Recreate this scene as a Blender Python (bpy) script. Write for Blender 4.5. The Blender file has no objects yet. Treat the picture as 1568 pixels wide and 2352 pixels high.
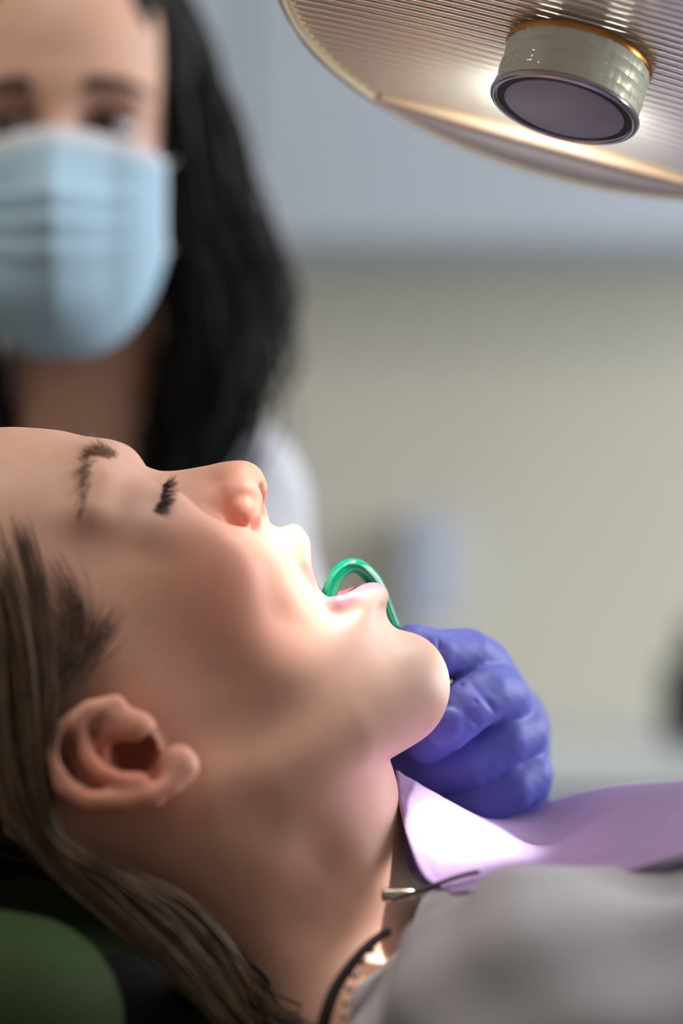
import bpy, math, random
import numpy as np
random.seed(7); rng = np.random.default_rng(7)

# ------------------------------------------------------------------ camera, light, exposure
CZ = 1.05                     # camera height (m)
F = 70 / 24 * 1568            # focal length in pixels of the 1568x2352 frame
D0 = 737.0                    # distance of the patient's midplane (mm)
scene = bpy.context.scene
col = scene.collection
cam = bpy.data.objects.new('camera', bpy.data.cameras.new('camera')); col.objects.link(cam)
cam.location = (0, 0, CZ); cam.rotation_euler = (math.pi / 2, 0, 0)
cam.data.sensor_fit = 'HORIZONTAL'; cam.data.sensor_width = 24; cam.data.lens = 70
cam.data.clip_start = 0.05
cam.data.dof.use_dof = True; cam.data.dof.focus_distance = D0 / 1000 - 0.004; cam.data.dof.aperture_fstop = 2.6
scene.camera = cam
scene.view_settings.view_transform = 'Standard'; scene.view_settings.look = 'None'
scene.view_settings.gamma = 1; scene.view_settings.use_curve_mapping = False
scene.view_settings.exposure = 0.0

world = bpy.data.worlds.new('world'); scene.world = world; world.use_nodes = True
world.node_tree.nodes['Background'].inputs[0].default_value = (0.72, 0.82, 1.0, 1)
world.node_tree.nodes['Background'].inputs[1].default_value = 1.0

def area(name, loc, rot, sx, sy, power, color):
    l = bpy.data.lights.new(name, 'AREA'); l.shape = 'RECTANGLE'; l.size = sx; l.size_y = sy
    l.energy = power; l.color = color
    o = bpy.data.objects.new(name, l); o.location = loc; o.rotation_euler = rot; col.objects.link(o)
    return o
# daylight entering through the window in the right wall, and the ceiling lamp
area('window_daylight', (2.36, 1.55, 1.6), (0, math.radians(90), 0), 1.4, 1.9, 68, (0.92, 0.96, 1.0))
area('ceiling_lamp_light', (-0.45, 0.45, 2.62), (0, 0, 0), 1.2, 0.6, 14, (1.0, 0.95, 0.88))

# ------------------------------------------------------------------ coordinates (mm): X right, Y depth from camera, Z up from camera axis
def P(px, py, d):
    return np.array([(px - 784) / F * d, d, -(py - 1176) / F * d])
def M(px, py, w=0.0):         # point at w mm in front of the patient's midplane -> (X, w, Z)
    d = D0 - w
    return np.array([(px - 784) / F * d, w, -(py - 1176) / F * d])
def mid(px, py):              # midplane pixel -> (X, Z)
    return np.array([(px - 784) / F * D0, -(py - 1176) / F * D0])
def world_from_mm(V):
    V = np.asarray(V, float) * 0.001
    return V + np.array([0, 0, CZ])

# ------------------------------------------------------------------ object helpers
ORG = {}
def s2l(c):
    c = np.asarray(c, float) / 255
    return np.where(c <= 0.04045, c / 12.92, ((c + 0.055) / 1.055) ** 2.4)
def rgba(c):
    return tuple(s2l(c)) + (1,)

def link_mesh(name, V, faces, mat, parent=None, origin=None, smooth=True, colors=None, mats=None, fmat=None):
    """V in metres (world); faces list or (n,4)/(n,3) array"""
    V = np.asarray(V, float)
    if parent is not None: org = ORG[parent.name]
    elif origin is not None: org = np.asarray(origin, float)
    else:
        lo, hi = V.min(0), V.max(0); org = np.array([(lo[0] + hi[0]) / 2, (lo[1] + hi[1]) / 2, lo[2]])
    me = bpy.data.meshes.new(name)
    L = V - org
    if isinstance(faces, np.ndarray):
        n, k = faces.shape
        me.vertices.add(len(L)); me.vertices.foreach_set('co', L.astype(np.float32).ravel())
        me.loops.add(n * k); me.loops.foreach_set('vertex_index', faces.astype(np.int32).ravel())
        me.polygons.add(n); me.polygons.foreach_set('loop_start', np.arange(0, n * k, k, dtype=np.int32))
        me.polygons.foreach_set('loop_total', np.full(n, k, np.int32))
        me.update(calc_edges=True)
    else:
        me.from_pydata([tuple(v) for v in L], [], [tuple(f) for f in faces]); me.update()
    if smooth:
        me.polygons.foreach_set('use_smooth', np.ones(len(me.polygons), bool))
    if colors is not None:
        at = me.attributes.new('Col', 'FLOAT_COLOR', 'POINT')
        c = np.ones((len(L), 4), np.float32); c[:, :3] = colors
        at.data.foreach_set('color', c.ravel())
    for m in (mats or [mat]): me.materials.append(m)
    if fmat is not None: me.polygons.foreach_set('material_index', np.asarray(fmat, np.int32))
    o = bpy.data.objects.new(name, me); col.objects.link(o)
    if parent is not None: o.parent = parent
    else:
        o.location = org
    ORG[o.name] = org
    return o
def empty(name, loc):
    o = bpy.data.objects.new(name, None); o.location = loc; o.empty_display_size = 0.05; col.objects.link(o)
    ORG[o.name] = np.asarray(loc, float); return o
def tag(o, label=None, cat=None, group=None, kind=None):
    if label: o['label'] = label
    if cat: o['category'] = cat
    if group: o['group'] = group
    if kind: o['kind'] = kind
    return o

# ------------------------------------------------------------------ materials
def mat(name, color=(200, 200, 200), rough=0.5, metal=0.0, sss=0.0, sss_r=(1, .35, .2), sss_s=0.004, noise=0.0, nscale=30,
        bump=0.0, bscale=200, vcol=False, spec=0.5, sheen=0.0, coat=0.0, stretch=None, trans=0.0, ior=1.45, alpha=1.0, color2=None):
    m = bpy.data.materials.new(name); m.use_nodes = True
    nt = m.node_tree; b = nt.nodes['Principled BSDF']
    c = rgba(color)
    b.inputs['Base Color'].default_value = c
    b.inputs['Roughness'].default_value = rough; b.inputs['Metallic'].default_value = metal
    b.inputs['Specular IOR Level'].default_value = spec; b.inputs['IOR'].default_value = ior
    b.inputs['Coat Weight'].default_value = coat; b.inputs['Sheen Weight'].default_value = sheen
    b.inputs['Transmission Weight'].default_value = trans; b.inputs['Alpha'].default_value = alpha
    if sss:
        b.inputs['Subsurface Weight'].default_value = sss
        b.inputs['Subsurface Radius'].default_value = sss_r; b.inputs['Subsurface Scale'].default_value = sss_s
    tc = nt.nodes.new('ShaderNodeTexCoord'); src = tc.outputs['Object']
    if stretch:
        mp = nt.nodes.new('ShaderNodeMapping'); mp.inputs['Scale'].default_value = stretch
        nt.links.new(src, mp.inputs[0]); src = mp.outputs[0]
    base = None
    if vcol:
        a = nt.nodes.new('ShaderNodeAttribute'); a.attribute_name = 'Col'; base = a.outputs['Color']
    if noise or color2:
        n = nt.nodes.new('ShaderNodeTexNoise'); n.inputs['Scale'].default_value = nscale; n.inputs['Detail'].default_value = 5
        nt.links.new(src, n.inputs['Vector'])
        mx = nt.nodes.new('ShaderNodeMix'); mx.data_type = 'RGBA'
        if color2:
            rp = nt.nodes.new('ShaderNodeValToRGB'); rp.color_ramp.elements[0].position = .35; rp.color_ramp.elements[1].position = .65
            nt.links.new(n.outputs['Fac'], rp.inputs[0]); nt.links.new(rp.outputs[0], mx.inputs['Factor'])
            mx.inputs['A'].default_value = c; mx.inputs['B'].default_value = rgba(color2)
        else:
            mx.blend_type = 'MULTIPLY'; mx.inputs['Factor'].default_value = 1
            mr = nt.nodes.new('ShaderNodeMapRange'); mr.inputs['From Min'].default_value = .3; mr.inputs['From Max'].default_value = .7
            mr.inputs['To Min'].default_value = 1 - noise; mr.inputs['To Max'].default_value = 1 + noise * .4
            nt.links.new(n.outputs['Fac'], mr.inputs[0])
            if base: nt.links.new(base, mx.inputs['A'])
            else: mx.inputs['A'].default_value = c
            nt.links.new(mr.outputs[0], mx.inputs['B'])
        base = mx.outputs['Result']
    if base: nt.links.new(base, b.inputs['Base Color'])
    if bump:
        n2 = nt.nodes.new('ShaderNodeTexNoise'); n2.inputs['Scale'].default_value = bscale; n2.inputs['Detail'].default_value = 4
        nt.links.new(src, n2.inputs['Vector'])
        bp = nt.nodes.new('ShaderNodeBump'); bp.inputs['Strength'].default_value = bump; bp.inputs['Distance'].default_value = 0.001
        nt.links.new(n2.outputs['Fac'], bp.inputs['Height']); nt.links.new(bp.outputs[0], b.inputs['Normal'])
    return m

M_skin = mat('skin', vcol=True, rough=.46, sss=.22, sss_s=.005, noise=.07, nscale=60, bump=.07, bscale=900, spec=.4)
M_skin2 = mat('skin_dentist', vcol=True, rough=.5, sss=.15, sss_s=.005, noise=.05, nscale=40)
M_hair = mat('hair_brown', (104, 82, 62), rough=.42, noise=.55, nscale=90, spec=.5)
M_hairshade = mat('hair_brown_shade', (44, 32, 24), rough=.5, noise=.4, nscale=90)  # darker copy of the brown; shade under the locks put into the colour
M_brow = mat('brow_hair', (162, 126, 104), rough=.6)
M_lash = mat('lash', (52, 34, 29), rough=.6)
M_black_hair = mat('hair_black', (11, 10, 11), rough=.6, noise=.3, nscale=60, spec=.25)
M_black_hair_lit = mat('hair_black_edge_lit', (44, 36, 36), rough=.5, noise=.3, nscale=60, spec=.4)  # lighter copy of the black; light through edge curls put into the colour
M_shirt = mat('shirt_grey', (166, 161, 167), rough=.9, sheen=.2, noise=.12, nscale=25, bump=.4, bscale=700)
M_bib = mat('bib_paper', (164, 138, 182), rough=.8, noise=.06, nscale=60, bump=.3, bscale=500)
M_glove = mat('glove_nitrile', (104, 110, 200), rough=.5, noise=.1, nscale=50, bump=.15, bscale=200, spec=.45, sss=.1, sss_s=.002)
M_green = mat('ejector_plastic', (6, 156, 118), rough=.18, spec=.6, sss=.15, sss_s=.003, sss_r=(.2, 1, .7))
M_coat = mat('coat_white', (226, 226, 234), rough=.85, noise=.05, nscale=12, bump=.3, bscale=300)
M_maskblue = mat('mask_blue', (178, 210, 230), rough=.85, noise=.06, nscale=30, bump=.3, bscale=400)
M_maskwhite = mat('mask_white', (222, 226, 234), rough=.85)
M_headrest = mat('green_vinyl', (34, 54, 3), rough=.85, noise=.1, nscale=20, bump=.2, bscale=400)
M_blackplastic = mat('black_plastic', (18, 18, 19), rough=.5)
M_wall = mat('wall_paint', (214, 209, 194), rough=.9, noise=.03, nscale=4)
M_white = mat('white_paint', (228, 228, 226), rough=.8, noise=.02, nscale=4)
M_wall2 = mat('wall_paint_brown', (206, 196, 184), rough=.9, noise=.03, nscale=4)
M_floor = mat('floor_vinyl', (74, 71, 68), rough=.5, noise=.1, nscale=8)
M_cab = mat('cabinet_front', (194, 202, 213), rough=.55, noise=.02, nscale=6)
M_counter = mat('counter', (226, 230, 230), rough=.35, noise=.03, nscale=20)
M_paleblue = mat('pale_blue_plastic', (188, 196, 216), rough=.4)
M_steel = mat('brushed_steel', (200, 200, 200), rough=.3, metal=1)

# ------------------------------------------------------------------ SDF toolkit (mm)
class Grid:
    def __init__(s, lo, hi, h):
        s.h = h; s.o = np.asarray(lo, float)
        n = np.ceil((np.asarray(hi) - np.asarray(lo)) / h).astype(int) + 1
        s.n = n
        s.x = (s.o[0] + h * np.arange(n[0])).astype(np.float32)
        s.y = (s.o[1] + h * np.arange(n[1])).astype(np.float32)
        s.z = (s.o[2] + h * np.arange(n[2])).astype(np.float32)
        s.f = np.full(n, 1e3, np.float32)
        s.sym = False
    def sub(s, lo, hi):
        sl = []
        for k, ax in enumerate((s.x, s.y, s.z)):
            if k == 1 and s.sym: sl.append(slice(0, len(ax))); continue
            a = int(np.clip(np.floor((lo[k] - s.o[k]) / s.h), 0, len(ax) - 1)); b = int(np.clip(np.ceil((hi[k] - s.o[k]) / s.h) + 1, a + 1, len(ax)))
            sl.append(slice(a, b))
        y = np.abs(s.y[sl[1]]) if s.sym else s.y[sl[1]]
        return tuple(sl), s.x[sl[0]][:, None, None], y[None, :, None], s.z[sl[2]][None, None, :]
    def op(s, fn, lo, hi, k, mode):
        pad = k + 2 * s.h + 4
        sl, x, y, z = s.sub(np.asarray(lo) - pad, np.asarray(hi) + pad)
        d = fn(x, y, z).astype(np.float32); f = s.f[sl]
        if mode == 'u': s.f[sl] = smin(f, d, k)
        elif mode == 's': s.f[sl] = -smin(-f, d, k)
        elif mode == 'i': s.f[sl] = -smin(-f, -d, k)
    # primitives
    def ell(s, c, r, k=5, mode='u', R=None):
        c = np.asarray(c, float); r = np.asarray(r, float) * np.ones(3); m = r.max()
        def fn(x, y, z):
            dx, dy, dz = x - c[0], y - c[1], z - c[2]
            if R is not None:
                q = [R[i][0] * dx + R[i][1] * dy + R[i][2] * dz for i in range(3)]
            else: q = (dx, dy, dz)
            k0 = np.sqrt((q[0] / r[0]) ** 2 + (q[1] / r[1]) ** 2 + (q[2] / r[2]) ** 2)
            k1 = np.sqrt((q[0] / r[0] ** 2) ** 2 + (q[1] / r[1] ** 2) ** 2 + (q[2] / r[2] ** 2) ** 2) + 1e-6
            return k0 * (k0 - 1) / k1
        s.op(fn, c - m, c + m, k, mode)
    def tube(s, pts, rad, k=4, mode='u'):
        """smooth chain of round cones; blended with one another as one primitive"""
        pts = np.asarray(pts, float); rad = np.asarray(rad, float) * np.ones(len(pts))
        def fn(x, y, z):
            best = None
            for i in range(len(pts) - 1):
                a, b = pts[i], pts[i + 1]; ba = b - a; L = max(ba @ ba, 1e-6)
                t = np.clip(((x - a[0]) * ba[0] + (y - a[1]) * ba[1] + (z - a[2]) * ba[2]) / L, 0, 1)
                d = np.sqrt((x - a[0] - t * ba[0]) ** 2 + (y - a[1] - t * ba[1]) ** 2 + (z - a[2] - t * ba[2]) ** 2) - (rad[i] + t * (rad[i + 1] - rad[i]))
                best = d if best is None else np.minimum(best, d)
            return best
        m = rad.max()
        s.op(fn, pts.min(0) - m, pts.max(0) + m, k, mode)
    def mesh(s, smooth=2, f=None):
        return surface_nets(s.f if f is None else f, s.o, s.h, smooth)

def smin(a, b, k):
    if k <= 0: return np.minimum(a, b)
    h = np.maximum(k - np.abs(a - b), 0) / k
    return np.minimum(a, b) - h * h * k * 0.25

def surface_nets(f, o, h, smooth=2):
    s = f < 0
    # close at the grid border
    s = s.copy()
    fb = f.copy()
    for ax in range(3):
        for e in (0, -1):
            idx = [slice(None)] * 3; idx[ax] = e
            fb[tuple(idx)] = np.maximum(fb[tuple(idx)], 0.2 * h); s[tuple(idx)] = False
    f = fb
    c = np.zeros([n - 1 for n in f.shape], np.int8)
    for a in (0, 1):
        for b in (0, 1):
            for d in (0, 1):
                c += s[a:f.shape[0] - 1 + a, b:f.shape[1] - 1 + b, d:f.shape[2] - 1 + d]
    act = (c > 0) & (c < 8)
    I = np.argwhere(act)
    vid = np.full(act.shape, -1, np.int32); vid[act] = np.arange(len(I))
    vals = {}
    for a in (0, 1):
        for b in (0, 1):
            for d in (0, 1): vals[a, b, d] = f[I[:, 0] + a, I[:, 1] + b, I[:, 2] + d]
    acc = np.zeros((len(I), 3)); cnt = np.zeros(len(I))
    for p in vals:
        for ax in range(3):
            if p[ax]: continue
            q = list(p); q[ax] = 1; q = tuple(q)
            v0, v1 = vals[p], vals[q]; m = (v0 < 0) != (v1 < 0)
            t = np.where(m, v0 / np.where(m, v0 - v1, 1), 0)
            pt = np.tile(np.array(p, float), (len(I), 1)); pt[:, ax] += t
            acc[m] += pt[m]; cnt[m] += 1
    V = (I + acc / cnt[:, None])
    quads = []
    for ax in range(3):
        a1, a2 = (ax + 1) % 3, (ax + 2) % 3
        sa = [slice(1, -1)] * 3; sb = [slice(1, -1)] * 3
        sa[ax] = slice(0, -1); sb[ax] = slice(1, None)
        S0 = s[tuple(sa)]; S1 = s[tuple(sb)]
        E = np.argwhere(S0 != S1); inside0 = S0[tuple(E.T)]
        base = E.copy(); base[:, a1] += 1; base[:, a2] += 1    # grid coordinates of the edge start
        def cell(d1, d2):
            b = base.copy(); b[:, a1] -= d1; b[:, a2] -= d2
            return vid[b[:, 0], b[:, 1], b[:, 2]]
        q = np.stack([cell(1, 1), cell(0, 1), cell(0, 0), cell(1, 0)], 1)
        q[~inside0] = q[~inside0][:, ::-1]
        quads.append(q)
    Q = np.concatenate(quads)
    V = V * h + o
    if smooth:
        e = np.concatenate([Q[:, [0, 1]], Q[:, [1, 2]], Q[:, [2, 3]], Q[:, [3, 0]]])
        deg = np.bincount(e.ravel(), minlength=len(V)).astype(float)
        for it in range(smooth):
            for lam in (0.5, -0.35):
                A = np.zeros_like(V)
                for k in range(3):
                    A[:, k] = np.bincount(e[:, 0], V[e[:, 1], k], len(V)) + np.bincount(e[:, 1], V[e[:, 0], k], len(V))
                V = V + lam * (A / deg[:, None] - V)
    return V, Q

def poly_dist(X, Z, poly):
    """signed distance (positive inside) and soft distance to a closed polygon; X,Z arrays"""
    sh = X.shape; x = X.ravel().astype(float); z = Z.ravel().astype(float)
    poly = np.asarray(poly, float); a = poly; b = np.roll(poly, -1, 0)
    best = np.full(x.shape, 1e9); inside = np.zeros(x.shape, bool); pot = np.zeros(x.shape)
    for (p, q) in zip(a, b):
        d = q - p; L2 = max(d @ d, 1e-9)
        t = np.clip(((x - p[0]) * d[0] + (z - p[1]) * d[1]) / L2, 0, 1)
        dist2 = (x - p[0] - t * d[0]) ** 2 + (z - p[1] - t * d[1]) ** 2
        best = np.minimum(best, dist2)
        c = (p[1] > z) != (q[1] > z)
        xi = p[0] + (z - p[1]) * d[0] / (d[1] if abs(d[1]) > 1e-9 else 1e-9)
        inside ^= c & (x < xi)
        # soft potential: exact line integral of 1/r^3 along the segment
        L = math.sqrt(L2); u = d / L
        s0 = (x - p[0]) * u[0] + (z - p[1]) * u[1]; hh = np.maximum(np.abs(-(x - p[0]) * u[1] + (z - p[1]) * u[0]), 0.05)
        s1 = L - s0
        pot += (s1 / np.sqrt(s1 ** 2 + hh ** 2) + s0 / np.sqrt(s0 ** 2 + hh ** 2)) / hh ** 2
    dist = np.sqrt(best)
    soft = (np.maximum(pot, 1e-9) / 2) ** -0.5
    sg = np.where(inside, 1, -1)
    return (sg * dist).reshape(sh), soft.reshape(sh), inside.reshape(sh)

def catmull(pts, n=8, closed=False):
    pts = np.asarray(pts, float); N = len(pts); out = []
    rngk = range(N) if closed else range(N - 1)
    for i in rngk:
        g = lambda j: pts[j % N] if closed else pts[min(max(j, 0), N - 1)]
        p0, p1, p2, p3 = g(i - 1), g(i), g(i + 1), g(i + 2)
        for t in np.linspace(0, 1, n, endpoint=False):
            out.append(.5 * (2 * p1 + (p2 - p0) * t + (2 * p0 - 5 * p1 + 4 * p2 - p3) * t * t + (3 * p1 - p0 - 3 * p2 + p3) * t ** 3))
    if not closed: out.append(pts[-1])
    return np.array(out)

def tubes(paths, radii, sides=5, closed_caps=True):
    """paths (m,n,3), radii (m,n) -> verts, quads"""
    paths = np.asarray(paths, float); radii = np.asarray(radii, float); m, n, _ = paths.shape
    T = np.gradient(paths, axis=1); T /= np.linalg.norm(T, axis=2, keepdims=True) + 1e-9
    up = np.zeros_like(T); up[..., 1] = 1; bad = np.abs(T[..., 1]) > .9
    up[bad] = (1, 0, 0)
    A = np.cross(T, up); A /= np.linalg.norm(A, axis=2, keepdims=True) + 1e-9
    B = np.cross(T, A)
    ang = np.linspace(0, 2 * math.pi, sides, endpoint=False)
    V = paths[:, :, None, :] + radii[:, :, None, None] * (A[:, :, None, :] * np.cos(ang)[None, None, :, None] + B[:, :, None, :] * np.sin(ang)[None, None, :, None])
    V = V.reshape(-1, 3)
    idx = np.arange(m * n * sides).reshape(m, n, sides)
    a = idx[:, :-1, :]; b = idx[:, 1:, :]
    q = np.stack([a, np.roll(a, -1, 2), np.roll(b, -1, 2), b], -1).reshape(-1, 4)
    return V, q

def lathe(profile, seg=64, close=False):
    """profile [(r, h)] around +Z axis"""
    pr = np.asarray(profile, float); n = len(pr)
    ang = np.linspace(0, 2 * math.pi, seg, endpoint=False)
    V = np.stack([pr[:, None, 0] * np.cos(ang), pr[:, None, 0] * np.sin(ang), np.repeat(pr[:, 1:2], seg, 1)], -1).reshape(-1, 3)
    idx = np.arange(n * seg).reshape(n, seg)
    rows = [(i, i + 1) for i in range(n - 1)] + ([(n - 1, 0)] if close else [])
    q = np.concatenate([np.stack([idx[i], np.roll(idx[i], -1), np.roll(idx[j], -1), idx[j]], -1) for i, j in rows])
    return V, q

def box(lo, hi, bev=0.0):
    import bmesh
    bm = bmesh.new(); bmesh.ops.create_cube(bm, size=1)
    lo = np.asarray(lo, float); hi = np.asarray(hi, float)
    for v in bm.verts: v.co = [lo[k] + (v.co[k] + .5) * (hi[k] - lo[k]) for k in range(3)]
    if bev: bmesh.ops.bevel(bm, geom=bm.edges[:], offset=bev, segments=2, affect='EDGES', profile=.5)
    bm.verts.ensure_lookup_table(); bm.verts.index_update()
    V = np.array([v.co[:] for v in bm.verts]); Fc = [[v.index for v in f.verts] for f in bm.faces]; bm.free()
    return V, Fc

# ------------------------------------------------------------------ the room
X0, X1, Y0, Y1, ZC = -2.2, 2.3, -1.9, 3.2, 2.7
def wallbox(name, lo, hi, m, label, cat='wall'):
    V, f = box(lo, hi); o = link_mesh(name, V, f, m, smooth=False); tag(o, label, cat, kind='structure'); return o
wallbox('floor', (X0 - .1, Y0 - .1, -.1), (X1 + .1, Y1 + .1, 0), M_floor, 'grey vinyl floor of the treatment room', 'floor')
wallbox('ceiling', (X0 - .1, Y0 - .1, ZC), (X1 + .1, Y1 + .1, ZC + .1), M_white, 'plain white ceiling of the treatment room', 'ceiling')
wallbox('wall_back', (X0 - .1, Y1, 0), (X1 + .1, Y1 + .1, ZC), M_wall, 'plain beige wall behind the masked dentist')
wallbox('wall_left', (X0 - .1, Y0, 0), (X0, Y1, ZC), M_wall2, 'plain brown wall on the left side')
wallbox('wall_front', (X0 - .1, Y0 - .1, 0), (X1 + .1, Y0, ZC), M_wall2, 'plain brown wall behind the viewer')
# right wall with a window opening
wy0, wy1, wz0, wz1 = .6, 2.5, .9, 2.3
for nm, lo, hi in (('wall_right', (X1, Y0, 0), (X1 + .1, wy0, ZC)), ('wall_right', (X1, wy1, 0), (X1 + .1, Y1, ZC)),
                   ('wall_right', (X1, wy0, 0), (X1 + .1, wy1, wz0)), ('wall_right', (X1, wy0, wz1), (X1 + .1, wy1, ZC))):
    wallbox(nm, lo, hi, M_wall, 'beige wall around the bright window on the right')
w = empty('window_1', (X1, (wy0 + wy1) / 2, wz0)); tag(w, 'wide bright window with white frame in the right wall', 'window', kind='structure')
for lo, hi in (((X1 - .01, wy0, wz0), (X1 + .05, wy0 + .05, wz1)), ((X1 - .01, wy1 - .05, wz0), (X1 + .05, wy1, wz1)),
               ((X1 - .01, wy0, wz0), (X1 + .05, wy1, wz0 + .05)), ((X1 - .01, wy0, wz1 - .05), (X1 + .05, wy1, wz1))):
    V, f = box(lo, hi); link_mesh('window_frame', V, f, M_white, w, smooth=False)

# back-wall furniture: wall cabinets, low counter, dispenser, dark object on the counter
def cabinet(x0, x1, z0, z1, y0, y1, label, group):
    r = empty('wall_cabinet', ((x0 + x1) / 2, y1, z0)); tag(r, label, 'cabinet', group)
    V, f = box((x0, y0 + .02, z0), (x1, y1, z1)); link_mesh('body', V, f, M_cab, r, smooth=False)
    V, f = box((x0 + .004, y0, z0 + .004), (x1 - .004, y0 + .018, z1 - .004), .003); d = link_mesh('door', V, f, M_cab, r, smooth=False)
    V, f = box((x1 - .25, y0 - .006, z0 - .004), (x1 - .05, y0 + .012, z0 + .004)); link_mesh('pull_lip', V, f, M_cab, d, smooth=False)
cabinet(-1.16, -.14, 1.44, 2.2, 2.87, 3.2, 'pale blue-grey wall cabinet behind the dentist with black hair', 'wall cabinets')
cabinet(-.14, .9, 1.44, 2.2, 2.87, 3.2, 'pale blue-grey wall cabinet behind the dental lamp', 'wall cabinets')
r = empty('counter_unit', (.35, 2.9, 0)); tag(r, 'white counter along the back wall beyond the gloved hand', 'counter')
V, f = box((-.6, 2.62, .68), (1.3, 3.195, .72), .004); link_mesh('worktop', V, f, M_counter, r, smooth=False)
for k in range(3):
    xa = -.6 + k * .633
    V, f = box((xa, 2.66, .08), (xa + .63, 3.195, .68)); link_mesh('body', V, f, M_cab, r, smooth=False)
    V, f = box((xa + .005, 2.64, .09), (xa + .625, 2.66, .67), .003); d = link_mesh('door', V, f, M_cab, r, smooth=False)
    V, f = box((xa + .3, 2.615, .6), (xa + .45, 2.64, .615), .003); link_mesh('handle', V, f, M_steel, d, smooth=False)
# dispenser
c = world_from_mm(P(985, 1320, 3150)); r = empty('soap_dispenser', (c[0], 3.2, c[2] - .09)); tag(r, 'blurred pale blue soap dispenser on the beige wall', 'dispenser')
V, f = box((c[0] - .042, 3.10, c[2] - .07), (c[0] + .042, 3.2, c[2] + .09), .012); link_mesh('body', V, f, M_paleblue, r, smooth=False)
V, f = box((c[0] - .03, 3.07, c[2] - .10), (c[0] + .03, 3.2, c[2] - .072), .006); link_mesh('push_lever', V, f, M_white, r, smooth=False)
# dark bottle on counter at the right
c = world_from_mm(P(1600, 1740, 2850))
r = empty('dark_bottle', (c[0], 2.85, .72)); tag(r, 'blurred dark green bottle on the counter at right edge', 'bottle')
M_dk = mat('dark_green_glass', (22, 34, 28), rough=.3)
V, q = lathe([(0, 0), (.045, 0), (.05, .006), (.05, .09), (.042, .115), (.02, .13), (.018, .15), (0, .15)], 32); link_mesh('body', V + ORG[r.name], q, M_dk, r)
V, q = lathe([(0, .15), (.022, .15), (.022, .175), (0, .175)], 24); link_mesh('cap', V + ORG[r.name], q, M_blackplastic, r)

# ------------------------------------------------------------------ the patient (head, neck, chest: one continuous mesh)
HC = [(-300, 1090), (-150, 1012), (-60, 988), (20, 981), (90, 984), (150, 991), (205, 1008), (250, 1032), (290, 1062), (325, 1084),
      (390, 1108), (460, 1136), (530, 1158), (585, 1170), (605, 1181), (622, 1201), (648, 1212), (672, 1214), (688, 1223), (704, 1256),
      (715, 1298), (728, 1336), (745, 1362), (763, 1372), (785, 1368), (808, 1358), (835, 1348), (862, 1346), (880, 1355), (886, 1372),
      (884, 1394), (891, 1424), (905, 1449), (925, 1463), (952, 1478), (977, 1501), (994, 1530), (1001, 1560), (999, 1586), (984, 1622),
      (958, 1657), (925, 1694), (893, 1722), (884, 1732), (895, 1752), (907, 1780), (917, 1825), (923, 1880), (928, 1950), (930, 2020), (935, 2090),
      (960, 2200), (1000, 2330), (1020, 2480), (820, 2540), (640, 2430), (480, 2270), (300, 2090), (120, 1990), (-60, 2000), (-260, 2010), (-420, 1910),
      (-500, 1740), (-520, 1540), (-480, 1340), (-410, 1200)]
HCmm = np.array([mid(*p) for p in HC])
HCmm = catmull(HCmm, 4, closed=True)
WR = [(-300, 1500, 74, 60), (-400, 1300, 70, 60), (-300, 1800, 72, 60), (-100, 1200, 68, 60), (-100, 1500, 74, 62), (-50, 1800, 72, 60),
      (50, 1000, 62, 56), (0, 1100, 66, 58), (150, 1050, 60, 54), (220, 1030, 55, 52), (120, 1250, 65, 58), (200, 1400, 68, 62),
      (330, 1100, 54, 58), (380, 1200, 56, 60), (330, 1300, 64, 66), (450, 1300, 62, 64), (330, 1480, 69, 68), (200, 1600, 71, 66), (330, 1675, 69, 60),
      (520, 1250, 54, 60), (560, 1350, 57, 60), (600, 1200, 34, 50), (575, 1225, 38, 52), (660, 1225, 38, 36), (690, 1240, 32, 30), (650, 1300, 46, 38),
      (712, 1290, 24, 12), (740, 1350, 25, 7), (762, 1378, 27, 5), (700, 1390, 42, 20), (640, 1430, 52, 42),
      (800, 1368, 25, 9), (850, 1352, 24, 15), (880, 1375, 26, 18), (820, 1425, 36, 24), (893, 1440, 27, 20), (830, 1490, 39, 26),
      (990, 1550, 31, 22), (950, 1560, 32, 21), (900, 1600, 37, 23), (930, 1680, 33, 20), (800, 1650, 43, 30), (700, 1600, 49, 40), (850, 1725, 41, 22),
      (700, 1750, 49, 30), (600, 1700, 53, 40), (500, 1800, 55, 40), (900, 1780, 36, 28), (850, 1900, 44, 38), (920, 1950, 46, 38), (700, 1950, 45, 40),
      (550, 1950, 46, 42), (500, 2150, 44, 40), (800, 2200, 54, 42), (900, 2300, 60, 44), (300, 1950, 52, 42), (100, 1900, 68, 50)]
H = Grid((-206, -112, -232), (112, 112, 44), 1.1); H.sym = True
Xg, Zg = np.meshgrid(H.x, H.z, indexing='ij')
sd, soft, ins = poly_dist(Xg, Zg, HCmm)
phi = np.where(ins, np.minimum(soft, sd * 1.6 + 0.3), sd)
cp = np.array([mid(a, b) for a, b, _, _ in WR]); wv = np.array([[c_, d_] for _, _, c_, d_ in WR], float)
num = np.zeros(Xg.shape + (2,)); den = np.zeros(Xg.shape)
for p, v in zip(cp, wv):
    wt = 1 / ((Xg - p[0]) ** 2 + (Zg - p[1]) ** 2 + 6.0 ** 2) ** 1.6
    num += wt[..., None] * v; den += wt
def blur2(A, sig):
    n = int(3 * sig / H.h); kx = np.exp(-.5 * (np.arange(-n, n + 1) * H.h / sig) ** 2); kx /= kx.sum()
    for ax in (0, 1):
        pad = [(0, 0), (0, 0)]; pad[ax] = (n, n); B = np.pad(A, pad, mode='edge')
        A = sum(k_ * np.take(B, np.arange(i, i + A.shape[ax]), axis=ax) for i, k_ in enumerate(kx))
    return A
mc = mid(752, 1345); nearm = np.exp(-(((Xg - mc[0]) ** 2 + (Zg - mc[1]) ** 2) / (2 * 11.0 ** 2)) ** 2)
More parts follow.
